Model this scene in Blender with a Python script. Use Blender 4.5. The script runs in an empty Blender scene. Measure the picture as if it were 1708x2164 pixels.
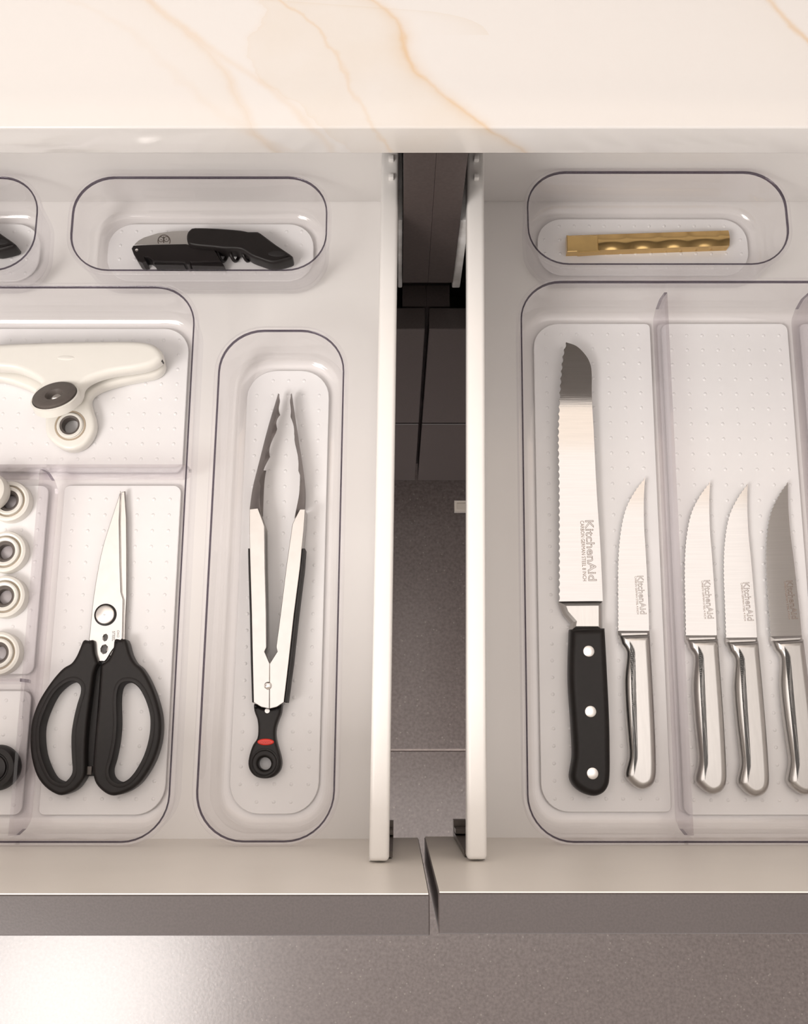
import bpy, bmesh, math, random
from mathutils import Vector
random.seed(4)
S = bpy.context.scene
COL = S.collection
PI = math.pi

# ------------------------------------------------------------------ camera
F = 2080.0                      # focal length in pixels of the 1708 x 2164 frame
CX, CY = 842.0, 1082.0          # principal point
TH = math.atan(470.0 / F)       # tilt forward from straight down
ST, CT = math.sin(TH), math.cos(TH)
H = 0.740                       # lens above the drawer floor (z = 0)
cam_d = bpy.data.cameras.new('camera')
cam = bpy.data.objects.new('camera', cam_d)
COL.objects.link(cam)
cam.location = (0, 0, H)
cam.rotation_euler = (TH, 0, 0)
cam_d.sensor_fit = 'VERTICAL'
cam_d.sensor_height = 36.0
cam_d.lens = 36.0 * F / 2164.0
cam_d.shift_x = (854.0 - CX) / 2164.0
cam_d.clip_start = 0.01
S.camera = cam

# ------------------------------------------------------------------ world, lights, exposure
W = bpy.data.worlds.new('room_light')
S.world = W
W.use_nodes = True
W.node_tree.nodes['Background'].inputs[0].default_value = (1.0, 0.955, 0.93, 1)
W.node_tree.nodes['Background'].inputs[1].default_value = 1.25

def area(name, loc, rot, sx, sy, power, color):
    d = bpy.data.lights.new(name, 'AREA')
    d.shape = 'RECTANGLE'; d.size = sx; d.size_y = sy
    d.energy = power; d.color = color
    o = bpy.data.objects.new(name, d)
    o.location = loc; o.rotation_euler = rot
    COL.objects.link(o)
    return o

area('ceiling_light', (-1.18, -0.95, 1.78), (0, 0, 0), 0.9, 0.9, 29, (1.0, 0.945, 0.905))
area('added_ceiling_fill', (-0.035, 0.01, 1.785), (0, 0, 0), 1.93, 1.16, 7.4, (1.0, 0.94, 0.90))  # added fill panel, brightens the blade reflections and the drawer interiors
area('ceiling_strip', (-0.035, 0.66, 1.785), (0, 0, 0), 1.93, 0.14, 0.80, (1.0, 0.87, 0.75))
area('ceiling_strip.001', (-0.035, 0.81, 1.785), (0, 0, 0), 1.93, 0.16, 0.86, (1.0, 0.77, 0.57))
S.cycles.transparent_max_bounces = 32

vs = S.view_settings
vs.view_transform = 'Standard'
vs.look = 'None'
vs.exposure = 0.43
vs.gamma = 1.0
vs.use_curve_mapping = False

# ------------------------------------------------------------------ helpers
def ray(px, py):
    u = (px - CX) / F; v = (CY - py) / F
    return u, ST + v * CT, CT - v * ST
def P(px, py, z=0.0):
    "point at height z seen at pixel (px, py)"
    u, n, d = ray(px, py)
    t = (H - z) / d
    return (u * t, n * t, z)
def PX(px, py, z=0.0): return P(px, py, z)[0]
def PY(py, z=0.0): return P(CX, py, z)[1]

MAT = {}
def mat(name, color, rough=0.5, metal=0.0, noise=0.0, scale=40.0, bump=0.0, coat=0.0, spec=0.5, stretch=None, bscale=None, aniso=0.0):
    m = bpy.data.materials.new(name); m.use_nodes = True
    nt = m.node_tree; b = nt.nodes['Principled BSDF']
    b.inputs['Base Color'].default_value = (*color, 1)
    b.inputs['Roughness'].default_value = rough
    b.inputs['Metallic'].default_value = metal
    b.inputs['Coat Weight'].default_value = coat
    b.inputs['Specular IOR Level'].default_value = spec
    b.inputs['Anisotropic'].default_value = aniso
    if noise or bump:
        tc = nt.nodes.new('ShaderNodeTexCoord')
        src = tc.outputs['Object']
        if stretch:
            mp = nt.nodes.new('ShaderNodeMapping'); mp.inputs['Scale'].default_value = stretch
            nt.links.new(src, mp.inputs[0]); src = mp.outputs[0]
        n = nt.nodes.new('ShaderNodeTexNoise'); n.inputs['Scale'].default_value = scale
        n.inputs['Detail'].default_value = 4
        nt.links.new(src, n.inputs['Vector'])
        if noise:
            r = nt.nodes.new('ShaderNodeValToRGB')
            r.color_ramp.elements[0].position = 0.3; r.color_ramp.elements[1].position = 0.7
            r.color_ramp.elements[0].color = (*[max(0, c * (1 - noise)) for c in color], 1)
            r.color_ramp.elements[1].color = (*[min(1, c * (1 + noise)) for c in color], 1)
            nt.links.new(n.outputs['Fac'], r.inputs[0]); nt.links.new(r.outputs[0], b.inputs['Base Color'])
        if bump:
            bp = nt.nodes.new('ShaderNodeBump'); bp.inputs['Strength'].default_value = bump
            bp.inputs['Distance'].default_value = 0.0004
            nt.links.new(n.outputs['Fac'], bp.inputs['Height']); nt.links.new(bp.outputs[0], b.inputs['Normal'])
    MAT[name] = m
    return m

def plastic(name, clear, edge, rough=0.02):
    "clear styrene sheet: lets light straight through, glosses over and tints as the sheet is seen more edge-on"
    m = bpy.data.materials.new(name); m.use_nodes = True
    nt = m.node_tree; N = nt.nodes; L = nt.links
    N.remove(N['Principled BSDF'])
    out = N['Material Output']
    lw = N.new('ShaderNodeLayerWeight'); lw.inputs['Blend'].default_value = 0.5
    def pw(e):
        n = N.new('ShaderNodeMath'); n.operation = 'POWER'; n.inputs[1].default_value = e
        L.new(lw.outputs['Facing'], n.inputs[0]); return n.outputs[0]
    fr = N.new('ShaderNodeMath'); fr.operation = 'MULTIPLY_ADD'; fr.inputs[1].default_value = 0.90; fr.inputs[2].default_value = 0.035
    L.new(pw(5.0), fr.inputs[0])
    mx = N.new('ShaderNodeMix'); mx.data_type = 'RGBA'
    mx.inputs['A'].default_value = (*clear, 1); mx.inputs['B'].default_value = (*edge, 1)
    L.new(pw(4.0), mx.inputs['Factor'])
    tr = N.new('ShaderNodeBsdfTransparent'); L.new(mx.outputs['Result'], tr.inputs['Color'])
    gl = N.new('ShaderNodeBsdfGlossy'); gl.inputs['Roughness'].default_value = rough
    gl.inputs['Color'].default_value = (0.95, 0.95, 0.96, 1)
    ms = N.new('ShaderNodeMixShader')
    L.new(fr.outputs[0], ms.inputs[0]); L.new(tr.outputs[0], ms.inputs[1]); L.new(gl.outputs[0], ms.inputs[2])
    L.new(ms.outputs[0], out.inputs['Surface'])
    MAT[name] = m
    return m
def glass(name, tint):
    m = bpy.data.materials.new(name); m.use_nodes = True
    b = m.node_tree.nodes['Principled BSDF']
    b.inputs['Base Color'].default_value = (*tint, 1)
    b.inputs['Transmission Weight'].default_value = 1.0
    b.inputs['Roughness'].default_value = 0.03
    b.inputs['IOR'].default_value = 1.49
    MAT[name] = m

mat('white_melamine', (0.80, 0.782, 0.765), 0.32, noise=0.015, scale=9)
mat('white_metal', (0.82, 0.80, 0.775), 0.3, noise=0.01, scale=30)
mat('cream_laminate', (0.86, 0.81, 0.745), 0.38, noise=0.02, scale=14)
mat('grey_laminate', (0.072, 0.058, 0.056), 0.30, noise=0.12, scale=900, bump=0.06, spec=0.6)
mat('grey_carcass', (0.062, 0.047, 0.044), 0.5, noise=0.12, scale=500)
mat('black_recess', (0.012, 0.009, 0.009), 0.5, noise=0.1, scale=60)
mat('wall_paint', (0.80, 0.77, 0.74), 0.6, noise=0.02, scale=12)
mat('ceiling_paint', (0.90, 0.88, 0.86), 0.8, noise=0.01, scale=8)
mat('grout', (0.42, 0.36, 0.34), 0.8, noise=0.1, scale=200)
mat('runner_steel', (0.9, 0.88, 0.85), 0.35, 0.15, noise=0.25, scale=60)
mat('bracket_steel', (0.10, 0.085, 0.075), 0.3, 0.8, noise=0.2, scale=80)
mat('brushed_steel', (0.485, 0.47, 0.46), 0.07, 1.0, noise=0.03, scale=30, stretch=(1, 40, 1), bump=0.02)
mat('handle_steel', (0.54, 0.525, 0.51), 0.3, 1.0, noise=0.03, scale=60, stretch=(10, 1, 10))
mat('polished_steel', (0.86, 0.84, 0.82), 0.07, 1.0, noise=0.01, scale=30)
mat('head_steel', (0.46, 0.43, 0.42), 0.4, 1.0, noise=0.04, scale=120)
mat('blade_steel', (0.58, 0.56, 0.545), 0.22, 1.0, noise=0.03, scale=120)
mat('satin_steel', (0.53, 0.515, 0.50), 0.30, 1.0, noise=0.03, scale=120)
mat('rivet_steel', (0.90, 0.88, 0.86), 0.35, 1.0, noise=0.01, scale=300)
mat('black_plastic', (0.013, 0.0105, 0.010), 0.42, noise=0.1, scale=300, bump=0.05, spec=0.28)
mat('black_rubber', (0.011, 0.009, 0.009), 0.6, noise=0.15, scale=400)
mat('black_enamel', (0.013, 0.010, 0.010), 0.3, noise=0.1, scale=100, spec=0.3)
mat('red_plastic', (0.75, 0.035, 0.018), 0.3, noise=0.03, scale=200)
mat('dark_red_ink', (0.50, 0.02, 0.012), 0.4, noise=0.03, scale=200)
mat('white_plastic', (0.82, 0.80, 0.745), 0.33, noise=0.01, scale=50)
mat('white_cap_plastic', (0.78, 0.755, 0.70), 0.4, noise=0.01, scale=50)
mat('tan_groove', (0.45, 0.37, 0.28), 0.6, noise=0.05, scale=100)
mat('grey_rubber', (0.115, 0.098, 0.088), 0.55, noise=0.06, scale=300)
mat('grey_disc', (0.42, 0.39, 0.40), 0.3, noise=0.04, scale=100)
mat('base_pad', (0.81, 0.80, 0.805), 0.45, noise=0.01, scale=40)
mat('brass', (0.66, 0.46, 0.20), 0.17, 1.0, noise=0.06, scale=90)
mat('etched_ink', (0.30, 0.22, 0.17), 0.6, noise=0.05, scale=200)
mat('dark_etch', (0.09, 0.07, 0.06), 0.6, noise=0.05, scale=200)
plastic('clear_plastic', (0.995, 0.992, 0.995), (0.92, 0.91, 0.92))
plastic('divider_plastic', (0.90, 0.885, 0.89), (0.78, 0.75, 0.79))
plastic('refraction_tint', (0.42, 0.39, 0.44), (0.16, 0.14, 0.17))  # dark colour painted in for the refraction lines of clear edges

def speckled_tile():
    m = mat('tile_porcelain', (0.155, 0.128, 0.122), 0.25, noise=0.2, scale=260, bump=0.12, spec=1.0)
    nt = m.node_tree; b = nt.nodes['Principled BSDF']
    tc = nt.nodes.new('ShaderNodeTexCoord')
    v = nt.nodes.new('ShaderNodeTexVoronoi'); v.inputs['Scale'].default_value = 150
    nt.links.new(tc.outputs['Object'], v.inputs['Vector'])
    r = nt.nodes.new('ShaderNodeValToRGB')
    r.color_ramp.elements[0].position = 0.10; r.color_ramp.elements[0].color = (1, 1, 1, 1)
    r.color_ramp.elements[1].position = 0.20; r.color_ramp.elements[1].color = (0, 0, 0, 1)
    nt.links.new(v.outputs['Distance'], r.inputs[0])
    w = nt.nodes.new('ShaderNodeTexWhiteNoise')
    nt.links.new(v.outputs['Position'], w.inputs['Vector'])
    g = nt.nodes.new('ShaderNodeMath'); g.operation = 'GREATER_THAN'; g.inputs[1].default_value = 0.6
    nt.links.new(w.outputs['Value'], g.inputs[0])
    mu = nt.nodes.new('ShaderNodeMath'); mu.operation = 'MULTIPLY'
    nt.links.new(r.outputs[0], mu.inputs[0]); nt.links.new(g.outputs[0], mu.inputs[1])
    m2 = nt.nodes.new('ShaderNodeMath'); m2.operation = 'MULTIPLY'; m2.inputs[1].default_value = 0.3
    nt.links.new(mu.outputs[0], m2.inputs[0])
    mx = nt.nodes.new('ShaderNodeMix'); mx.data_type = 'RGBA'
    src = b.inputs['Base Color'].links[0].from_socket
    nt.links.new(m2.outputs[0], mx.inputs['Factor'])
    nt.links.new(src, mx.inputs['A']); mx.inputs['B'].default_value = (0.45, 0.40, 0.37, 1)
    nt.links.new(mx.outputs['Result'], b.inputs['Base Color'])
speckled_tile()

# ---- objects
def base_of(parent):
    v = Vector((0, 0, 0))
    while parent is not None:
        v += parent.location; parent = parent.parent
    return v
def finish(name, bm, m, parent=None, smooth=35, kind=None, label=None):
    "link a bmesh given in world coordinates as ONE object"
    off = base_of(parent)
    if off.length > 0: bmesh.ops.translate(bm, verts=bm.verts, vec=-off)
    bmesh.ops.recalc_face_normals(bm, faces=bm.faces)
    me = bpy.data.meshes.new(name); bm.to_mesh(me); bm.free()
    if isinstance(m, (list, tuple)):
        for k in m: me.materials.append(MAT[k])
    else: me.materials.append(MAT[m])
    if smooth:
        me.shade_smooth(); me.set_sharp_from_angle(angle=math.radians(smooth))
    o = bpy.data.objects.new(name, me); COL.objects.link(o)
    if parent is not None: o.parent = parent
    if kind: o['kind'] = kind
    if label: o['label'] = label
    return o
def thing(name, label, cat, loc, group=None):
    o = bpy.data.objects.new(name, None); COL.objects.link(o)
    o.empty_display_size = 0.02
    o.location = loc; o['label'] = label; o['category'] = cat
    if group: o['group'] = group
    return o
def tag(o, label, cat, group=None):
    o['label'] = label; o['category'] = cat
    if group: o['group'] = group
    return o
def copy_tree(o, parent=None):
    c = o.copy(); COL.objects.link(c)
    if parent is not None: c.parent = parent
    for ch in list(o.children): copy_tree(ch, c)
    return c

# ---- shapes
def add_box(bm, x0, x1, y0, y1, z0, z1, bevel=0.0, seg=2, shear=None, mi=0):
    vs_ = [bm.verts.new((x, y, z)) for z in (z0, z1) for y in (y0, y1) for x in (x0, x1)]
    fs = []
    for q in ((0, 2, 3, 1), (4, 5, 7, 6), (0, 1, 5, 4), (2, 6, 7, 3), (0, 4, 6, 2), (1, 3, 7, 5)):
        f = bm.faces.new([vs_[i] for i in q]); f.material_index = mi; fs.append(f)
    if bevel:
        es = list({e for f in fs for e in f.edges})
        r = bmesh.ops.bevel(bm, geom=es, offset=bevel, segments=seg, profile=0.5, affect='EDGES')
        vs_ = list({v for f in bm.faces for v in f.verts}) if shear else vs_
    if shear:
        for v in {v for v in vs_ if v.is_valid}: v.co.x += shear[0] * (v.co.y - shear[1])
    return fs
def box(name, dims, m, parent=None, bevel=0.0, shear=None, kind=None, seg=2, label=None):
    bm = bmesh.new(); add_box(bm, *dims, bevel=bevel, seg=seg, shear=shear)
    return finish(name, bm, m, parent, kind=kind, label=label)

def catmull(pts, n=5, closed=True):
    out = []; N = len(pts)
    rng = N if closed else N - 1
    for i in range(rng):
        if closed: p0, p1, p2, p3 = pts[i - 1], pts[i], pts[(i + 1) % N], pts[(i + 2) % N]
        else: p0, p1, p2, p3 = pts[max(i - 1, 0)], pts[i], pts[i + 1], pts[min(i + 2, N - 1)]
        for k in range(n):
            t = k / n
            out.append(tuple(0.5 * ((2 * b) + (-a + c) * t + (2 * a - 5 * b + 4 * c - d) * t * t + (-a + 3 * b - 3 * c + d) * t ** 3)
                             for a, b, c, d in zip(p0, p1, p2, p3)))
    if not closed: out.append(tuple(pts[-1]))
    return out
def clean(pts, eps=0.00015):
    out = []
    for p in pts:
        if not out or math.hypot(p[0] - out[-1][0], p[1] - out[-1][1]) > eps: out.append(p)
    if math.hypot(out[0][0] - out[-1][0], out[0][1] - out[-1][1]) <= eps: out.pop()
    return out
def ccw(pts):
    a = sum(pts[i - 1][0] * pts[i][1] - pts[i][0] * pts[i - 1][1] for i in range(len(pts)))
    return list(pts) if a > 0 else list(reversed(pts))
def offset(pts, d):
    "move a ccw outline inward by d"
    N = len(pts); out = []
    for i in range(N):
        a, b, c = pts[i - 1], pts[i], pts[(i + 1) % N]
        e1 = Vector((b[0] - a[0], b[1] - a[1])); e2 = Vector((c[0] - b[0], c[1] - b[1]))
        if e1.length < 1e-9 or e2.length < 1e-9: out.append(b); continue
        e1.normalize(); e2.normalize()
        n1 = Vector((-e1.y, e1.x)); n2 = Vector((-e2.y, e2.x)); n = n1 + n2
        if n.length < 1e-6: out.append(b); continue
        n.normalize()
        k = d / max(0.6, n.dot(n1))
        out.append((b[0] + n.x * k, b[1] + n.y * k))
    return out
def drop_near(pts, corners, d):
    "thin out points crowding a corner so that inset rims do not cross"
    return [p for p in pts if all(p == c or math.hypot(p[0] - c[0], p[1] - c[1]) > d for c in corners)]
def unproj(pts, z): return [P(x, y, z)[:2] for x, y in pts]
def loft(bm, outline, layers, holes=(), tilt=None, hole_layers=None):
    """stack offset copies of an outline: layers = [(inset, z), ...] bottom to top, capped both ends.
    holes run through with their own rings.  tilt(x, y) adds to z."""
    out = ccw(clean(outline))
    hs = [ccw(clean(h)) for h in holes]
    tz = tilt or (lambda x, y: 0.0)
    def ring(pts, z): return [bm.verts.new((x, y, z + tz(x, y))) for x, y in pts]
    rings = []
    for d, z in layers: rings.append(ring(offset(out, d) if d else out, z))
    hr = []
    for h in hs:
        rr = []
        for d, z in (hole_layers or layers): rr.append(ring(offset(h, -d) if d else h, z))
        hr.append(rr)
    def bridge(a, b):
        n = len(a)
        for i in range(n): bm.faces.new((a[i - 1], a[i], b[i], b[i - 1]))
    for a, b in zip(rings, rings[1:]): bridge(a, b)
    for rr in hr:
        for a, b in zip(rr, rr[1:]): bridge(b, a)
    for k in (0, -1):
        if not hr:
            bm.faces.new(rings[k] if k else list(reversed(rings[k])))
        else:
            es = []
            for rg in [rings[k]] + [rr[k] for rr in hr]:
                for i in range(len(rg)): es.append(bm.edges.get((rg[i - 1], rg[i])))
            bmesh.ops.triangle_fill(bm, edges=es, use_beauty=True)
    return rings
def rounded(z0, z1, r, ins=None, n=4):
    "layers of a slab with rounded top and bottom rims"
    ins = r if ins is None else ins
    L = [(ins * (1 - math.sin(a)), z0 + r * (1 - math.cos(a))) for a in [PI / 2 * k / n for k in range(n + 1)]]
    L += [(ins * (1 - math.cos(a)), z1 - r + r * math.sin(a)) for a in [PI / 2 * k / n for k in range(n + 1)]]
    return L + [(ins + 0.0005, z1)]
def soft_top(z0, z1, r, n=3):
    return [(0, z0)] + [(r * (1 - math.cos(a)), z1 - r + r * math.sin(a)) for a in [PI / 2 * k / n for k in range(n + 1)]]
def slab(name, px_outline, zp, layers, m, parent, smooth_n=0, holes=(), tilt=None, label=None, smooth=35):
    pts = catmull(px_outline, smooth_n) if smooth_n else px_outline
    hs = [unproj(catmull(h, smooth_n) if smooth_n else h, zp) for h in holes]
    bm = bmesh.new(); loft(bm, unproj(pts, zp), layers, hs, tilt)
    return finish(name, bm, m, parent, smooth=smooth, label=label)
def ell(cx, cy, a, b=None, rot=0.0, n=32):
    b = a if b is None else b
    return [(cx + a * math.cos(t) * math.cos(rot) - b * math.sin(t) * math.sin(rot),
             cy + a * math.cos(t) * math.sin(rot) + b * math.sin(t) * math.cos(rot)) for t in [2 * PI * k / n for k in range(n)]]
def lathe(bm, c, prof, n=40, close=True):
    "prof = [(r, z)] spun about the vertical through c"
    rings = []
    for r, z in prof:
        if r <= 1e-7: rings.append([bm.verts.new((c[0], c[1], c[2] + z))])
        else: rings.append([bm.verts.new((c[0] + r * math.cos(2 * PI * k / n), c[1] + r * math.sin(2 * PI * k / n), c[2] + z)) for k in range(n)])
    pairs = list(zip(rings, rings[1:]))
    if close: pairs.append((rings[-1], rings[0]))
    for a, b in pairs:
        if len(a) == 1 and len(b) == 1: continue
        for i in range(n):
            if len(a) == 1: bm.faces.new((a[0], b[i], b[i - 1]))
            elif len(b) == 1: bm.faces.new((a[i - 1], a[i], b[0]))
            else: bm.faces.new((a[i - 1], a[i], b[i], b[i - 1]))
def tube(bm, path, r, n=8):
    rings = []
    for i, p in enumerate(path):
        a = Vector(path[max(i - 1, 0)]); b = Vector(path[min(i + 1, len(path) - 1)])
        t = (b - a).normalized()
        u = t.orthogonal().normalized() if i == 0 else (u - t * u.dot(t)).normalized()
        w = t.cross(u)
        rings.append([bm.verts.new(Vector(p) + (u * math.cos(2 * PI * k / n) + w * math.sin(2 * PI * k / n)) * r) for k in range(n)])
    for a, b in zip(rings, rings[1:]):
        for i in range(n): bm.faces.new((a[i - 1], a[i], b[i], b[i - 1]))
    bm.faces.new(rings[0]); bm.faces.new(list(reversed(rings[-1])))

def lettering(text, start, end, z, size_ratio, m, parent, outline=False, name='lettering', incline=None):
    "flat lettering whose baseline runs from pixel start to pixel end at height z"
    a = Vector(P(*start, z)); b = Vector(P(*end, z))
    cu = bpy.data.curves.new(name, 'FONT'); cu.body = text; cu.size = 1.0
    cu.resolution_u = 3
    if outline:
        cu.fill_mode = 'NONE'; cu.bevel_depth = 0.016; cu.bevel_resolution = 0
    to = bpy.data.objects.new('tmp', cu); COL.objects.link(to)
    dg = bpy.context.evaluated_depsgraph_get()
    me = bpy.data.meshes.new_from_object(to.evaluated_get(dg))
    bpy.data.objects.remove(to); bpy.data.curves.remove(cu)
    xs = [v.co.x for v in me.vertices]; x0, x1 = min(xs), max(xs)
    L = (b - a).length; sx = L / (x1 - x0); sy = sx * size_ratio
    d = (b - a).normalized(); up = Vector((-d.y, d.x, 0))
    off = base_of(parent)
    for v in me.vertices:
        zz = v.co.z * 0.00008 / 0.016 if outline else 0.0
        v.co = a + d * ((v.co.x - x0) * sx) + up * (v.co.y * sy) + Vector((0, 0, zz)) - off
        if incline: v.co.z += incline[0] * (v.co.y + off.y - incline[1])
    me.materials.clear(); me.materials.append(MAT[m])
    o = bpy.data.objects.new(name, me); COL.objects.link(o); o.parent = parent
    return o

# ------------------------------------------------------------------ the setting
ZF = -0.62
bm = bmesh.new(); add_box(bm, -2.4, 2.4, -2.4, 0.96, ZF - 0.05, ZF - 0.0018)
floor = finish('floor', bm, 'grout', kind='structure')
TX, TY = 1.2, 0.6
yj = PY(1585, ZF)
tile_mesh = None
for i in range(-3, 2):
    for j in range(-4, 2):
        x0 = i * TX + 0.6; y0 = yj + j * TY
        y1 = min(y0 + TY, 0.955)
        if y0 < -2.45: continue
        box('floor_tile', (x0 + 0.0012, x0 + TX - 0.0012, y0 + 0.0014, y1 - 0.0014, ZF - 0.008, ZF), 'tile_porcelain', floor, bevel=0.0008, seg=1)
box('ceiling', (-2.4, 2.4, -2.4, 0.96, 1.80, 1.88), 'ceiling_paint', kind='structure')
box('wall_back', (-2.4, 2.4, 0.945, 1.0, ZF, 1.80), 'wall_paint', kind='structure')
box('wall_left', (-2.4, -2.33, -2.4, 0.945, ZF, 1.80), 'wall_paint', kind='structure')
box('wall_right', (2.33, 2.4, -2.4, 0.945, ZF, 1.80), 'wall_paint', kind='structure')

# ------------------------------------------------------------------ marble worktop
ZC1, ZC0, YC = 0.2755, 0.2515, 0.314
def muv(px, py):
    if py <= 270:
        p = P(px, py, ZC1); return p[0], p[1]
    k = (py - 270) / 55.0; z = ZC1 + (ZC0 - ZC1) * k
    return P(px, py, z)[0], YC - (ZC1 - z)
def marble():
    m = bpy.data.materials.new('gold_vein_marble'); m.use_nodes = True
    MAT['gold_vein_marble'] = m
    nt = m.node_tree; N = nt.nodes; L = nt.links
    b = N['Principled BSDF']; b.inputs['Roughness'].default_value = 0.09
    def math_(op, a, c=None, clamp=False):
        n = N.new('ShaderNodeMath'); n.operation = op; n.use_clamp = clamp
        for i, s in enumerate((a, c)):
            if s is None: continue
            if isinstance(s, (int, float)): n.inputs[i].default_value = s
            else: L.new(s, n.inputs[i])
        return n.outputs[0]
    tc = N.new('ShaderNodeTexCoord'); sp = N.new('ShaderNodeSeparateXYZ')
    L.new(tc.outputs['Object'], sp.inputs[0])
    X = sp.outputs[0]
    Yp = math_('ADD', sp.outputs[1], math_('SUBTRACT', sp.outputs[2], ZC1))
    comb = N.new('ShaderNodeCombineXYZ'); L.new(X, comb.inputs[0]); L.new(Yp, comb.inputs[1])
    def noise(scale, detail=4):
        n = N.new('ShaderNodeTexNoise'); n.inputs['Scale'].default_value = scale; n.inputs['Detail'].default_value = detail
        L.new(comb.outputs[0], n.inputs['Vector']); return n.outputs['Fac']
    n_big = noise(26); n_mid = noise(90, 6); n_fine = noise(380)
    y0, y1 = 0.28, 0.41; x0, x1 = -0.30, 0.34
    U = math_('DIVIDE', math_('SUBTRACT', Yp, y0), y1 - y0, clamp=True)
    def side(pts, wob):
        "signed distance in X from a vein given as pixels"
        c = N.new('ShaderNodeFloatCurve'); cv = c.mapping.curves[0]
        q = sorted([((muv(*p)[1] - y0) / (y1 - y0), (muv(*p)[0] - x0) / (x1 - x0)) for p in pts])
        cv.points[0].location = q[0]; cv.points[1].location = q[-1]
        for a in q[1:-1]: cv.points.new(*a)
        c.mapping.use_clip = False; c.mapping.update()
        L.new(U, c.inputs['Value'])
        f = math_('ADD', math_('MULTIPLY', c.outputs[0], x1 - x0), x0)
        d = math_('SUBTRACT', X, f)
        d = math_('ADD', d, math_('MULTIPLY', math_('SUBTRACT', n_mid, 0.5), wob))
        return d
    def line(d, w, strength):
        a = math_('DIVIDE', math_('ABSOLUTE', d), w)
        g = math_('POWER', 2.718, math_('MULTIPLY', math_('MULTIPLY', a, a), -1.0))
        vary = math_('MULTIPLY', n_big, 1.5, clamp=True)
        return math_('MULTIPLY', math_('MULTIPLY', g, strength), vary)
    def one_side(d, w, strength, sign):
        a = math_('DIVIDE', math_('MULTIPLY', d, sign), w)
        pos = math_('GREATER_THAN', a, 0)
        g = math_('MULTIPLY', math_('POWER', 2.718, math_('MULTIPLY', a, -1.0)), pos)
        return math_('MULTIPLY', math_('MINIMUM', g, 1.0), strength)
    V1 = side([(310, 0), (360, 40), (430, 100), (480, 158), (500, 200), (525, 250), (548, 290), (592, 325)], 0.006)
    V2 = side([(400, 65), (480, 125), (560, 180), (620, 230), (660, 272), (705, 325)], 0.006)
    V3 = side([(590, 0), (660, 50), (700, 100), (735, 160), (755, 215), (785, 265), (830, 325)], 0.009)
    V4 = side([(785, 0), (828, 30), (848, 60), (856, 110), (880, 150), (930, 195), (980, 235), (1022, 266), (1070, 296), (1118, 325)], 0.006)
    V5 = side([(1625, 0), (1665, 45), (1710, 88), (1800, 190)], 0.006)
    V6 = side([(150, 0), (270, 62), (330, 120), (420, 200), (500, 265)], 0.012)
    V7 = side([(545, 0), (555, 40), (520, 90), (528, 130), (560, 175), (640, 230), (720, 300)], 0.014)
    V8 = side([(860, 20), (930, 27), (1000, 45), (1036, 76), (1040, 120)], 0.004)
    gold = None
    for d, w, s in ((V1, 0.0034, 0.30), (V2, 0.0030, 0.26), (V3, 0.0015, 0.42), (V4, 0.0018, 0.5), (V4, 0.006, 0.30),
                    (V5, 0.0022, 0.75), (V6, 0.004, 0.12), (V7, 0.0022, 0.10)):
        g = line(d, w, s); gold = g if gold is None else math_('ADD', gold, g)
    mist = math_('ADD', one_side(V1, 0.02, 0.30, -1), one_side(V4, 0.012, 0.30, -1))
    inside = math_('MULTIPLY', math_('GREATER_THAN', V7, 0), math_('LESS_THAN', V4, 0))
    mist = math_('ADD', mist, math_('MULTIPLY', inside, math_('MULTIPLY', n_big, 0.85)))
    mist = math_('ADD', mist, one_side(V5, 0.02, 0.18, -1))
    up = math_('GREATER_THAN', Yp, muv(1036, 74)[1])
    mist = math_('ADD', mist, math_('MULTIPLY', one_side(V8, 0.010, 0.55, -1), up))
    mist = math_('MINIMUM', mist, 1.0)
    mx1 = N.new('ShaderNodeMix'); mx1.data_type = 'RGBA'
    mx1.inputs['A'].default_value = (0.60, 0.58, 0.562, 1); mx1.inputs['B'].default_value = (0.565, 0.515, 0.455, 1)
    L.new(mist, mx1.inputs['Factor'])
    mx2 = N.new('ShaderNodeMix'); mx2.data_type = 'RGBA'
    L.new(mx1.outputs['Result'], mx2.inputs['A']); mx2.inputs['B'].default_value = (0.55, 0.39, 0.235, 1)
    L.new(math_('MINIMUM', gold, 0.9), mx2.inputs['Factor'])
    L.new(mx2.outputs['Result'], b.inputs['Base Color'])
marble()
o = box('worktop', (-1.4, 1.4, YC, 0.944, ZC0, ZC1), 'gold_vein_marble', bevel=0.0012, seg=3)
tag(o, 'white marble worktop with golden veins above the open drawers', 'worktop')

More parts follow.
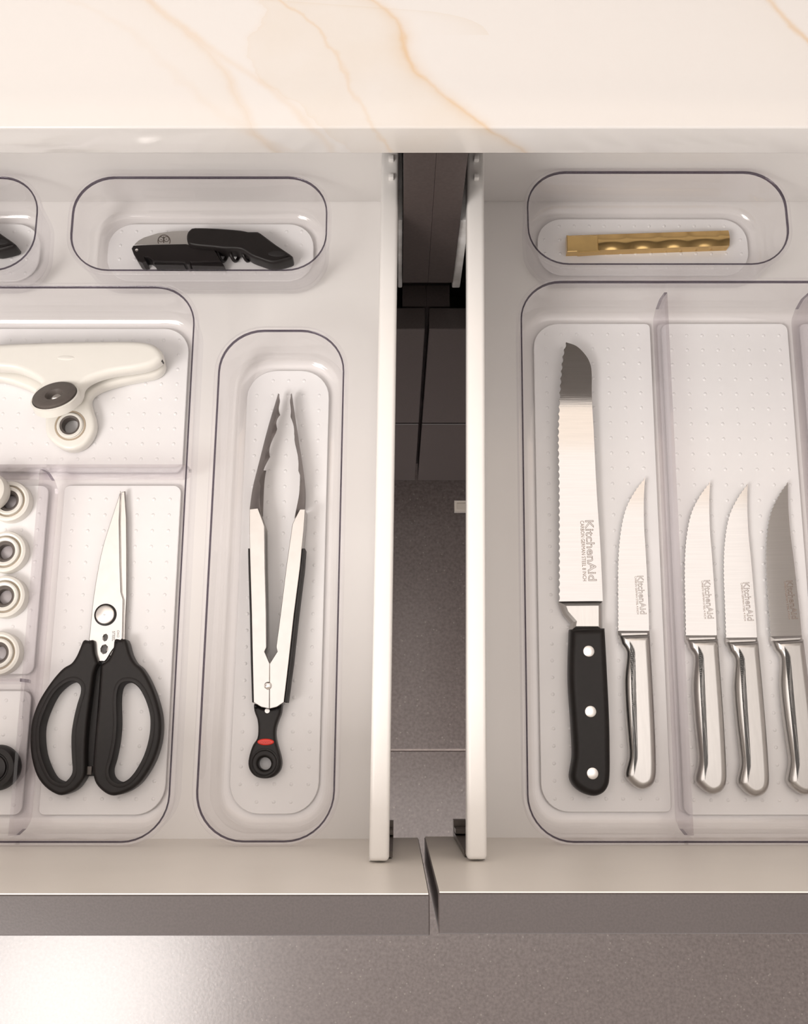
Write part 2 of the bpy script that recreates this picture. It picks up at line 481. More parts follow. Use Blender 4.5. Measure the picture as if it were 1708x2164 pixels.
# ------------------------------------------------------------------ base cabinets with their open drawers
K = 0.0154                                # the pulled-out drawers lean a little
def cabinet(side):
    L_ = side == 'left'
    root = thing('base_cabinet',
                 'dark grey base cabinet on the left, its open drawer holding scissors and tongs' if L_ else
                 'dark grey base cabinet on the right, its open drawer holding the knives', 'cabinet',
                 (-0.36, 0.60, ZF) if L_ else (0.40, 0.60, ZF))
    sgn = -1 if L_ else 1
    xi = 0.0231 if L_ else 0.0233          # joint between the two carcasses
    xin = 0.0034 if L_ else 0.0425         # inner face of the near side panel
    xo = xi + sgn * 0.80
    yfr = 0.345                            # carcass front plane
    def side_panel(xa, xb):
        bm = bmesh.new()
        prof = [(yfr, 0.250), (yfr, 0.028), (yfr + 0.019, 0.028), (yfr + 0.019, -0.016), (yfr, -0.016), (yfr, -0.50), (0.94, -0.50), (0.94, 0.250)]
        a = [bm.verts.new((xa, y, z)) for y, z in prof]; b = [bm.verts.new((xb, y, z)) for y, z in prof]
        bm.faces.new(a); bm.faces.new(list(reversed(b)))
        for i in range(len(prof)): bm.faces.new((a[i - 1], b[i - 1], b[i], a[i]))
        finish('side_panel', bm, 'grey_carcass', root, smooth=0)
    side_panel(min(xi, xin), max(xi, xin)); side_panel(xo, xo - sgn * 0.019)
    lo, hi = min(xin, xo - sgn * 0.019), max(xin, xo - sgn * 0.019)
    box('back_panel', (lo, hi, 0.93, 0.94, -0.50, 0.250), 'grey_carcass', root)
    box('bottom_panel', (lo, hi, yfr, 0.93, -0.50, -0.482), 'grey_carcass', root)
    box('finger_channel', (lo, hi, yfr + 0.020, yfr + 0.024, -0.04, -0.0125), 'black_recess', root)
    box('channel_end', (min(xi, xin), max(xi, xin), yfr + 0.0185, yfr + 0.0189, -0.0155, 0.0275), 'black_recess', root)
    flo, fhi = (xo, 0.0218) if L_ else (0.0252, xo)
    if L_: flo += 0.002
    else: fhi -= 0.002
    for za, zb in ((-0.2598, -0.012), (-0.502, -0.265)):
        box('lower_drawer_front', (flo, fhi, 0.323, 0.342, za, zb), 'grey_laminate', root, bevel=0.0006, seg=1)
    box('toe_kick', (min(xi, xo), max(xi, xo), 0.40, 0.416, ZF, -0.503), 'black_recess', root)
    rn = (-0.0003, 0.0031) if L_ else (0.0428, 0.0492)
    box('runner', (rn[0], rn[1], 0.348, 0.90, 0.012, 0.118), 'runner_steel', root, bevel=0.001)
    # --- the open drawer: its bottom is the part, everything fixed to it a sub-part
    yin = -0.0730 if L_ else -0.0722       # inner face of the front
    sh = (0.0125 if L_ else K, yin)
    xr = (-0.0055 - 0.0117, -0.0055) if L_ else (0.0400, 0.0400 + 0.0115)   # cap rail across
    xf = -0.735 if L_ else 0.775           # far wall
    ib = xr[0] if L_ else xr[1]
    yb = 0.431
    bm = bmesh.new(); add_box(bm, min(ib, xf), max(ib, xf), yin, yb + 0.012, -0.010, 0.0, shear=sh)
    dr = finish('drawer', bm, 'white_melamine', root)
    bm = bmesh.new(); add_box(bm, min(ib, xf), max(ib, xf), yb, yb + 0.012, 0.0002, 0.128, shear=sh, bevel=0.001)
    finish('back_wall', bm, 'white_melamine', dr)
    for xx, s in ((ib, 1 if L_ else -1), (xf, -1 if L_ else 1)):
        # thin wall topped by a hollow cap rail that reaches outward
        cap = 0.0118 * s
        bm = bmesh.new(); add_box(bm, min(xx, xx + 0.0016 * s), max(xx, xx + 0.0016 * s), yin + 0.0005, yb + 0.002, -0.008, 0.130, shear=sh)
        finish('side_wall', bm, 'white_metal', dr)
        bm = bmesh.new(); add_box(bm, min(xx, xx + cap), max(xx, xx + cap), yin + 0.0012, yb + 0.002, 0.126, 0.139, shear=sh, bevel=0.0024, seg=3)
        rl = finish('cap_rail', bm, 'white_metal', dr)
    zt, zb = (0.249, -0.008)
    xe = 0.0147 if L_ else 0.0188
    xfe = xo if L_ else xo
    xa, xb = (xfe + 0.002, xe) if L_ else (xe, xfe - 0.002)
    bm = bmesh.new(); add_box(bm, xa, xb, yin - 0.0186, yin - 0.0006, zb, zt, bevel=0.0005, seg=1)
    finish('drawer_front', bm, 'grey_laminate', dr)
    bm = bmesh.new(); add_box(bm, xa + 0.0006, xb - 0.0006, yin - 0.0006, yin, zb + 0.0004, zt - 0.0006)
    finish('front_lining', bm, 'cream_laminate', dr)
    # bracket low at the front, pegs at the back of the rail, clip under the wall
    if L_: br = (-0.0125, -0.0035)
    else: br = (0.0395, 0.0490)
    bm = bmesh.new()
    add_box(bm, br[0], br[1], yin + 0.001, yin + 0.0125, -0.005, 0.006)
    add_box(bm, br[0], br[1], yin + 0.001, yin + 0.0045, 0.006, 0.118)
    add_box(bm, br[0], br[1], yin + 0.0055, yin + 0.0085, 0.012, 0.030)
    finish('front_bracket', bm, 'bracket_steel', dr)
    for py in (336, 375):
        c = P(827 if L_ else 1007, py, 0.140)
        bm = bmesh.new(); add_box(bm, c[0] - 0.0017, c[0] + 0.0017, c[1] - 0.0017, c[1] + 0.0017, 0.1385, 0.1425, bevel=0.0005)
        finish('peg', bm, 'white_metal', dr)
    if not L_:
        c = P(975, 1069, -0.006)
        bm = bmesh.new()
        add_box(bm, c[0] - 0.0052, c[0] + 0.007, c[1] - 0.0042, c[1] + 0.0042, -0.012, -0.0082)
        for y_ in (-0.0042, 0.0026): add_box(bm, c[0] - 0.0052, c[0] + 0.007, c[1] + y_, c[1] + y_ + 0.0016, -0.0082, -0.006)
        add_box(bm, c[0] - 0.0052, c[0] - 0.0034, c[1] - 0.0026, c[1] + 0.0026, -0.0082, -0.006)
        finish('clip', bm, 'cream_laminate', dr)
    return root
cabinet('left'); cabinet('right')

# ------------------------------------------------------------------ clear organiser bins
RZ = 0.0504                               # rim height
PROF = [(14, 0.0), (9.5, 1.0), (6.2, 4.0), (4.2, 10), (1.4, 46.8), (0.0, 47.4), (0.0, 50.0), (0.4, 50.4), (3.1, 50.4), (3.7, 49.7),
        (6.6, 11.5), (8.4, 6.8), (11.4, 3.6), (15.0, 2.6)]
def rrect(hx, hy, rr, n=10):
    "corner radii: one, or (back right, back left, front left, front right)"
    if not isinstance(rr, tuple): rr = (rr,) * 4
    pts = []
    for sx, sy, a0, r in ((1, 1, 0, rr[0]), (-1, 1, PI / 2, rr[1]), (-1, -1, PI, rr[2]), (1, -1, 1.5 * PI, rr[3])):
        r = min(r, hx, hy); cx_ = sx * (hx - r); cy_ = sy * (hy - r)
        for k in range(n + 1):
            a = a0 + PI / 2 * k / n
            pts.append((cx_ + r * math.cos(a), cy_ + r * math.sin(a)))
    return pts
def make_bin(label, x0, x1, y0, y1, r, k=0.0, dividers=(), pads=None, dot=0.0123):
    """rim rectangle x0..x1, y0..y1 in metres, k = lean; dividers = (axis, at, from, to); pads = rectangles"""
    cx, cy = (x0 + x1) / 2, (y0 + y1) / 2
    hx, hy = (x1 - x0) / 2, (y1 - y0) / 2
    root = thing('organizer_bin', label, 'bin', (cx, cy, 0.0004))
    z_ = 0.0004
    def lean(bm):
        for v in bm.verts: v.co.x += k * (v.co.y - cy)
    bm = bmesh.new(); rings = []
    for d, z in PROF:
        d *= 0.001; z *= 0.001
        rings.append([bm.verts.new((cx + x, cy + y, z + z_)) for x, y in rrect(hx - d, hy - d, max(r - d, 0.003))])
    n = len(rings[0])
    for a, b in zip(rings, rings[1:]):
        for i in range(n): bm.faces.new((a[i - 1], a[i], b[i], b[i - 1]))
    bm.faces.new(list(reversed(rings[0]))); bm.faces.new(rings[-1])
    lean(bm); finish('tray', bm, 'clear_plastic', root, smooth=50)
    # added bead along the inner lip, its dark tint imitating the refraction line
    bm = bmesh.new(); rings = []
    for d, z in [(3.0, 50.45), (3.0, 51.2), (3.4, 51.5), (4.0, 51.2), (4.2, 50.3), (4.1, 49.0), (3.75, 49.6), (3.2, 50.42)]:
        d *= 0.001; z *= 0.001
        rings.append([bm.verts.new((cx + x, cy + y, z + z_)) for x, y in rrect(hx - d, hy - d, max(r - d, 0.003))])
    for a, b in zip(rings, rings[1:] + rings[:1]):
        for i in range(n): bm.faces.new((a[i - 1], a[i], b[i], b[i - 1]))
    lean(bm); finish('rim', bm, 'refraction_tint', root, smooth=60)
    # dividers: thin walls with rounded, sloping ends
    for ax, at, lo, hi in dividers:
        bm = bmesh.new(); zt = 0.0385; t = 0.0012; e = 0.012
        prof = [(lo + 0.0075, 0.0045), (lo + 0.003, 0.012), (lo, 0.024), (lo + 0.001, zt), (hi - 0.001, zt), (hi, 0.024), (hi - 0.003, 0.012), (hi - 0.0075, 0.0045), (hi - 0.011, 0.0029), (lo + 0.011, 0.0029)]
        def v3(s, q, off): return (at + off, s, q + z_) if ax == 'y' else (s, at + off, q + z_)
        a = [bm.verts.new(v3(s, q, -t)) for s, q in prof]; b = [bm.verts.new(v3(s, q, t)) for s, q in prof]
        bm.faces.new(a); bm.faces.new(list(reversed(b)))
        for i in range(len(prof)):
            f = bm.faces.new((a[i - 1], b[i - 1], b[i], a[i])); f.material_index = int(i in (2, 3, 5, 6))  # end faces take the painted dark edge tint too
        lean(bm); finish('divider', bm, ('divider_plastic', 'refraction_tint'), root, smooth=0)
    bmd = bmesh.new()
    for (px0, px1, py0, py1, pr) in (pads or [(x0 + 0.0175, x1 - 0.0175, y0 + 0.0175, y1 - 0.0175, max(r - 0.0135, 0.012))]):
        bm = bmesh.new(); c = ((px0 + px1) / 2, (py0 + py1) / 2)
        out = [(c[0] + x, c[1] + y) for x, y in rrect((px1 - px0) / 2, (py1 - py0) / 2, pr, 8)]
        loft(bm, out, [(0, 0.00265 + z_), (0, 0.0037 + z_), (0.0004, 0.0041 + z_)])
        lean(bm); finish('base_pad', bm, 'base_pad', root)
        nx = int((px1 - px0 - 0.010) / dot); ny = int((py1 - py0 - 0.010) / dot)
        for i in range(nx + 1):
            for j in range(ny + 1):
                x = c[0] + (i - nx / 2) * dot; y = c[1] + (j - ny / 2) * dot
                pr_ = max(pr) if isinstance(pr, tuple) else pr
                ex = (px1 - px0) / 2 - abs(x - c[0]); ey = (py1 - py0) / 2 - abs(y - c[1])
                if ex < pr_ and ey < pr_ and math.hypot(pr_ - ex, pr_ - ey) > pr_ - 0.003: continue
                lathe(bmd, (x, y, z_), [(0.0015, 0.00405), (0.0011, 0.0044), (0.0, 0.00462)], n=8, close=False)
    lean(bmd); finish('grip_dots', bmd, 'base_pad', root, kind='stuff', smooth=80)
    return root

def rim(xl, xr, yt, yb):
    ym = (yt + yb) / 2
    return PX(xl, ym, RZ), PX(xr, ym, RZ), PY(yb, RZ), PY(yt, RZ)
# left drawer
bB = rim(143, 700, 367, 581)
wB = bB[1] - bB[0]
make_bin('small clear oval bin holding the whole black corkscrew', *bB, 0.034)
xA1 = PX(87, 473, RZ)
make_bin('small clear oval bin cut by the left edge, showing only a black tip', xA1 - wB, xA1, bB[2], bB[3], 0.034)
# long bin with the tongs
xt0 = (PX(407, 1660, RZ) + PX(445, 960, RZ)) / 2; xt1 = (PX(718, 1660, RZ) + PX(736, 800, RZ)) / 2
make_bin('long narrow clear bin holding the metal tongs', xt0, xt1, PY(1790, RZ), PY(690, RZ), 0.036, k=0.009)
# big divided bin
xc1 = (PX(421, 690, RZ) + PX(375, 1542, RZ)) / 2
yc0, yc1 = PY(1791, RZ), PY(598, RZ)
xc0 = xc1 - 0.345
YD1, XD, YD2 = PY(985, 0.0385), -0.2635, PY(1437, 0.0385)
iw = 0.0172
make_bin('large clear divided bin with the scissors and white hand press', xc0, xc1, yc0, yc1, 0.034, k=0.003,
         dividers=[('x', YD1, xc0 + 0.0055, xc1 - 0.0055), ('y', XD, yc0 + 0.0055, YD1 - 0.0014), ('x', YD2, xc0 + 0.0055, XD - 0.0014)],
         pads=[(xc0 + iw, xc1 - iw, YD1 + 0.005, yc1 - iw, (0.020, 0.020, 0.006, 0.006)), (XD + 0.006, xc1 - iw, yc0 + iw, YD1 - 0.006, (0.006, 0.004, 0.004, 0.021)),
               (xc0 + iw, XD - 0.006, YD2 + 0.006, YD1 - 0.006, 0.006), (xc0 + iw, XD - 0.006, yc0 + iw, YD2 - 0.006, 0.006)])
# right drawer
bD = rim(1106, 1673, 356, 568)
make_bin('small clear oval bin holding the brass bar', *bD, 0.034)
xe0 = (PX(1092, 690, RZ) + PX(1102, 1600, RZ)) / 2
ye0, ye1 = PY(1791, RZ), PY(587, RZ)
xe1 = xe0 + 0.338
XE1, XE2 = xe0 + 0.1165, xe0 + 0.2275
make_bin('large clear divided bin holding all the knives', xe0, xe1, ye0, ye1, 0.034, k=0.0150,
         dividers=[('y', XE1, ye0 + 0.0055, ye1 - 0.0055), ('y', XE2, ye0 + 0.0055, ye1 - 0.0055)],
         pads=[(xe0 + iw + 0.002, XE1 - 0.004, ye0 + iw + 0.002, ye1 - iw, (0.004, 0.020, 0.020, 0.004)), (XE1 + 0.005, XE2 - 0.005, ye0 + iw, ye1 - iw, 0.006),
               (XE2 + 0.005, xe1 - iw, ye0 + iw, ye1 - iw, (0.02, 0.004, 0.004, 0.02))])
ZP = 0.0046                               # top of the pads

# ------------------------------------------------------------------ bread knife
def serrate(pts, pitch, depth):
    "scalloped version of an open px polyline; bites go to the right of travel"
    seg = catmull(pts, 24, closed=False)
    L = [0]
    for a, b in zip(seg, seg[1:]): L.append(L[-1] + math.hypot(b[0] - a[0], b[1] - a[1]))
    n = int(L[-1] / pitch); out = []; j = 0
    for i in range(n * 6 + 1):
        s = L[-1] * i / (n * 6)
        while j < len(L) - 2 and L[j + 1] < s: j += 1
        t = (s - L[j]) / max(1e-6, L[j + 1] - L[j])
        a, b = seg[j], seg[j + 1]
        d = Vector((b[0] - a[0], b[1] - a[1])).normalized()
        bite = depth * math.sin(PI * (i % 6) / 6)
        out.append((a[0] + (b[0] - a[0]) * t - d.y * -bite * -1, a[1] + (b[1] - a[1]) * t + d.x * bite))
    return out

def bread_knife():
    c = P(1245, 1330, ZP)
    k = thing('bread_knife', 'long bread knife with black riveted handle and serrated steel blade', 'knife', c)
    zt = 0.0125
    spine = catmull([(1196.6, 723.4), (1219, 731.7), (1238, 750.7), (1247.8, 769.7), (1250.8, 792), (1251, 838), (1255.4, 921), (1261, 1035), (1268.6, 1149), (1273, 1240), (1274.3, 1270)], 4, closed=False)
    edge = serrate([(1180.8, 1271), (1181, 1248), (1181, 1180), (1180.6, 1035), (1179, 921), (1182, 838), (1187, 770), (1191, 742), (1196, 724)], 15, 2.6)
    sl = 0.038; yh = PY(1270, zt)                 # the blade rises a little towards its tip
    def rise(px, py):
        z = zt
        for _ in range(3): z = zt + sl * (P(px, py, z)[1] - yh)
        return P(px, py, z)[:2]
    bm = bmesh.new(); loft(bm, [rise(*p) for p in spine + edge], [(0, 0.0105), (0, zt)], tilt=lambda x, y: sl * (y - yh))
    finish('blade', bm, 'brushed_steel', k, smooth=20)
    # faceted collar between blade and handle
    bol = [(1182, 1271.5), (1274.3, 1270.5), (1274.6, 1326), (1276, 1334), (1205, 1334), (1208, 1316), (1192, 1298)]
    slab('bolster', bol, 0.014, [(0.001, 0.0055), (0, 0.008), (0, 0.0118), (0.0016, 0.0146), (0.0035, 0.0158)], 'handle_steel', k, smooth=25)
    hd = [(1203, 1331), (1240, 1329.5), (1276, 1328.5), (1279, 1380), (1281, 1420), (1285.7, 1521), (1287, 1600), (1286.5, 1638), (1283.5, 1659), (1272.4, 1675), (1253.5, 1681.5), (1230.7, 1675.5),
          (1212, 1661), (1203.5, 1643), (1206, 1620), (1209.5, 1590), (1206, 1521), (1201, 1445.6), (1201, 1388)]
    pts = drop_near([hd[0], hd[1], hd[2]] + catmull(hd[2:], 4, closed=False)[1:], [hd[0], hd[2]], 19)
    slab('handle', pts, 0.013, rounded(ZP, 0.0215, 0.006, 0.0045), 'black_plastic', k)
    for px, py in ((1244.7, 1376), (1248.5, 1503.6), (1252.7, 1634.5)):
        q = P(px, py, 0.0216); bm = bmesh.new()
        lathe(bm, (q[0], q[1], 0.0208), [(0, 0), (0.0040, 0), (0.0040, 0.0008), (0.0034, 0.0011), (0, 0.0012)], n=24)
        finish('rivet', bm, 'rivet_steel', k)
    lettering('KitchenAid', (1236, 1101), (1244, 1228), zt + 0.0001, 0.85, 'etched_ink', k, outline=True, incline=(sl, yh))
    lettering('CARBON GERMAN STEEL 8 INCH', (1225.5, 1102), (1232, 1228), zt + 0.0001, 1.3, 'etched_ink', k, incline=(sl, yh))
    return k
bread_knife()

def steak_knife():
    c = P(1345, 1345, ZP)
    k = thing('steak_knife', '', 'knife', c, 'steel steak knives in the divided bin')
    zt = 0.0105
    spine = catmull([(1363.5, 1009.7), (1361, 1055), (1361.5, 1113), (1364.8, 1165), (1368, 1226.5), (1371, 1290), (1372, 1333)], 4, closed=False)
    edge = serrate([(1306, 1333), (1306, 1291), (1306, 1194), (1310.7, 1129), (1322, 1076), (1341.5, 1038), (1362, 1011)], 9, 1.5)
    slab('blade', spine + edge, zt, [(0, 0.0088), (0, zt)], 'brushed_steel', k, smooth=20)
    # stepped shoulder then the one-piece steel handle
    sh = [(1306, 1333.5), (1372, 1332.5), (1372.6, 1344), (1371, 1350), (1309, 1350), (1306.4, 1342)]
    slab('shoulder', sh, 0.0095, [(0, 0.006), (0, 0.0103), (0.002, 0.0118)], 'handle_steel', k, smooth=25)
    hd = [(1307, 1343), (1340, 1342), (1372.4, 1341), (1374, 1370), (1377, 1420.7), (1382, 1517.8), (1385, 1598.7), (1384.4, 1640.8), (1375.5, 1660), (1357.7, 1668), (1341.5, 1663.4),
          (1326, 1649), (1320.5, 1634), (1328, 1598.7), (1326.5, 1566), (1321.4, 1501.6), (1318.8, 1437), (1323, 1390), (1321.5, 1375), (1311, 1360)]
    pts = drop_near([hd[0], hd[1], hd[2]] + catmull(hd[2:], 4, closed=False)[1:], [hd[0], hd[2]], 19)
    slab('handle', pts, 0.0105, rounded(ZP, 0.0170, 0.0052, 0.0048, n=6), 'handle_steel', k)
    lettering('KitchenAid', (1347, 1217), (1354, 1298), zt + 0.0001, 1.0, 'etched_ink', k, outline=True)
    lettering('CARBON GERMAN STEEL 4 INCH', (1341.5, 1218), (1346.5, 1298), zt + 0.0001, 1.1, 'etched_ink', k)
    return k
sk = steak_knife()
sk['label'] = 'steel steak knife alone beside the bread knife'
def heel_tip(hx, hy, tx, ty):
    a = Vector(P(hx, hy, 0.0105)); b = Vector(P(tx, ty, 0.0105)); return a, b
a0, b0 = heel_tip(1372, 1333, 1363.5, 1009.7)
ang0 = math.atan2((b0 - a0).y, (b0 - a0).x)
for (hx, hy, tx, ty, roll, lab) in ((1515, 1342.5, 1501, 1020, 0.006, 'steel steak knife just right of the bin divider, first of three together'),
                              (1600, 1347, 1580.5, 1023, 0.0, 'steel steak knife in the middle of the three together'),
                              (1694.6, 1343, 1666, 1023, 0.05, 'steel steak knife at the right photo edge, dull dark blade')):
    c = copy_tree(sk); a, b = heel_tip(hx, hy, tx, ty)
    da = math.atan2((b - a).y, (b - a).x) - ang0
    r = Vector(sk.location) - a0
    r2 = Vector((r.x * math.cos(da) - r.y * math.sin(da), r.x * math.sin(da) + r.y * math.cos(da), r.z))
    c.location = (a.x + r2.x, a.y + r2.y, sk.location.z)
    c.rotation_euler = (0, 0, da); c['label'] = lab
    if hx > 1650: c.rotation_euler = (0.0, 0.0, da)

# ------------------------------------------------------------------ scissors
def scissors():
    k = thing('scissors', 'kitchen scissors with black plastic loop handles and steel blades', 'scissors', P(215, 1380, ZP))
    back = [(256, 1040), (264, 1037.6), (267.7, 1096), (268.5, 1180), (268.5, 1259), (266, 1305), (264, 1380), (222, 1390), (235, 1290), (252, 1190), (251, 1090)]
    slab('blade', back, 0.0105, [(0, 0.0085), (0, 0.0098), (0.0006, 0.0105)], 'blade_steel', k, smooth=20)
    front = catmull([(254, 1037), (248, 1057), (232.8, 1103.6), (217.3, 1154), (205.7, 1208), (196, 1270), (190, 1330)], 4, closed=False) + \
        catmull([(187.5, 1352), (198, 1374), (205, 1396), (215, 1398), (224, 1396), (238, 1374), (259, 1350)], 4, closed=False) + \
        [(259.5, 1330), (260.8, 1266.6), (256, 1251), (254, 1193), (252.5, 1100)]
    holes = [ell(222.4, 1347.3, 4.2, 6.5, 0.25, 8), ell(220.3, 1372, 6.5, 9, 0.25, 8)]
    bm = bmesh.new()
    loft(bm, unproj(front, 0.0128), [(0, 0.0108), (0, 0.0122), (0.0006, 0.0128)], [unproj(h, 0.0128) for h in holes])
    finish('blade', bm, 'blade_steel', k, smooth=20)
    q = P(222.4, 1299, 0.0135); bm = bmesh.new()
    lathe(bm, (q[0], q[1], 0.0126), [(0, 0), (0.0082, 0), (0.0082, 0.0008), (0.0072, 0.0012), (0, 0.0012)], n=36)
    finish('washer', bm, 'black_plastic', k)
    q = P(221.5, 1298.5, 0.0150); bm = bmesh.new()
    lathe(bm, (q[0], q[1], 0.0135), [(0, 0), (0.0068, 0), (0.0068, 0.0012), (0.0060, 0.0018), (0.0008, 0.0020), (0.0, 0.0014)], n=36)
    finish('pivot_screw', bm, 'rivet_steel', k)
    lh = [(176.8, 1353.4), (187, 1353.7), (197.9, 1354), (200.5, 1378), (205.8, 1395.5), (207.5, 1404), (200, 1420), (192, 1478), (185.5, 1531), (182, 1583), (181.5, 1633), (172.4, 1654), (158.4, 1669.5), (135.5, 1680), (118, 1678),
          (95.1, 1662.5), (77.6, 1638), (67, 1601), (63.9, 1566), (66.1, 1530.8), (73.2, 1504.4), (84.6, 1478), (102.2, 1450), (119.7, 1427), (135.5, 1411), (151.3, 1401.7), (161.9, 1386.7), (168.9, 1371)]
    lhole = [(147.8, 1441), (163.6, 1441), (172.4, 1450), (172.4, 1465.8), (165.4, 1488.6), (157.5, 1522), (153, 1557), (154, 1601), (155.7, 1627), (151.3, 1641), (139, 1653.7), (126.7, 1652.9), (112.7, 1645), (100.4, 1624),
             (89.9, 1594), (86, 1557), (89, 1527), (100.4, 1495.7), (114.5, 1469), (130.3, 1451.7)]
    rh = [(242.7, 1351.6), (255, 1352), (267.3, 1352.5), (276, 1381.5), (286.6, 1400.8), (300.6, 1413), (316.5, 1439.4), (330.5, 1474.6), (339.3, 1509.7), (341, 1539.6), (337.5, 1571), (327, 1604.6), (311, 1634.4), (293.6, 1657),
          (270.8, 1673), (246, 1681), (228.6, 1679), (211, 1666), (200.5, 1650), (197, 1627), (197.8, 1601), (202, 1548), (207.5, 1495.6), (211.5, 1443), (213.5, 1418), (214.5, 1405), (228.6, 1393.8), (239.2, 1372.7)]
    rhole = [(267.3, 1441), (283, 1443), (297, 1455), (309.4, 1478), (318, 1506), (320, 1531), (316.5, 1562), (306, 1597.5), (290, 1627.4), (274, 1646.7), (258.5, 1654.6), (244.4, 1652), (234.8, 1641.4), (233, 1625.6), (239, 1604.6),
             (246.2, 1569.4), (249.7, 1530.8), (248.8, 1486.9), (250.6, 1460.5), (256.7, 1446.5)]
    for h, ho in ((lh, lhole), (rh, rhole)):
        hp = slab('handle', h, 0.0165, rounded(0.0050, 0.0185, 0.0028, 0.0024), 'black_plastic', k, smooth_n=3, holes=[ho])
        # soft lining around the finger hole, a little proud
        o_ = ccw(unproj(catmull(ho, 3), 0.0165)); big = offset(o_, -0.0031)
        bm = bmesh.new()
        loft(bm, big, [(0.0004, 0.0180), (0, 0.0186), (0.0008, 0.0192)], [offset(o_, 0.0005)], hole_layers=[(0.0002, 0.0062), (0.0, 0.0172), (0.0010, 0.0192)])
        finish('finger_grip', bm, 'black_rubber', hp, smooth=60)
    bm = bmesh.new(); q = P(190, 1628, 0.010)
    add_box(bm, q[0] - 0.0022, q[0] + 0.0022, q[1] - 0.003, q[1] + 0.003, 0.0105, 0.0135, bevel=0.0005)
    finish('lock_catch', bm, 'grey_rubber', k)
    slab('dark_gap_filler', [(196, 1404), (214, 1406), (211, 1450), (204, 1540), (199, 1600), (199, 1640), (180, 1640), (180, 1585), (185, 1530), (191, 1470)], 0.011, [(0, 0.0055), (0, 0.0106), (0.0004, 0.0110)], 'black_rubber', k)  # added black slab so the gap between the handles reads dark
    lettering('OXO', (247.5, 1332), (247, 1347), 0.0129, 1.0, 'dark_etch', k)
    lettering('STEEL', (237.5, 1334), (237, 1355), 0.0129, 1.0, 'dark_etch', k)
scissors()

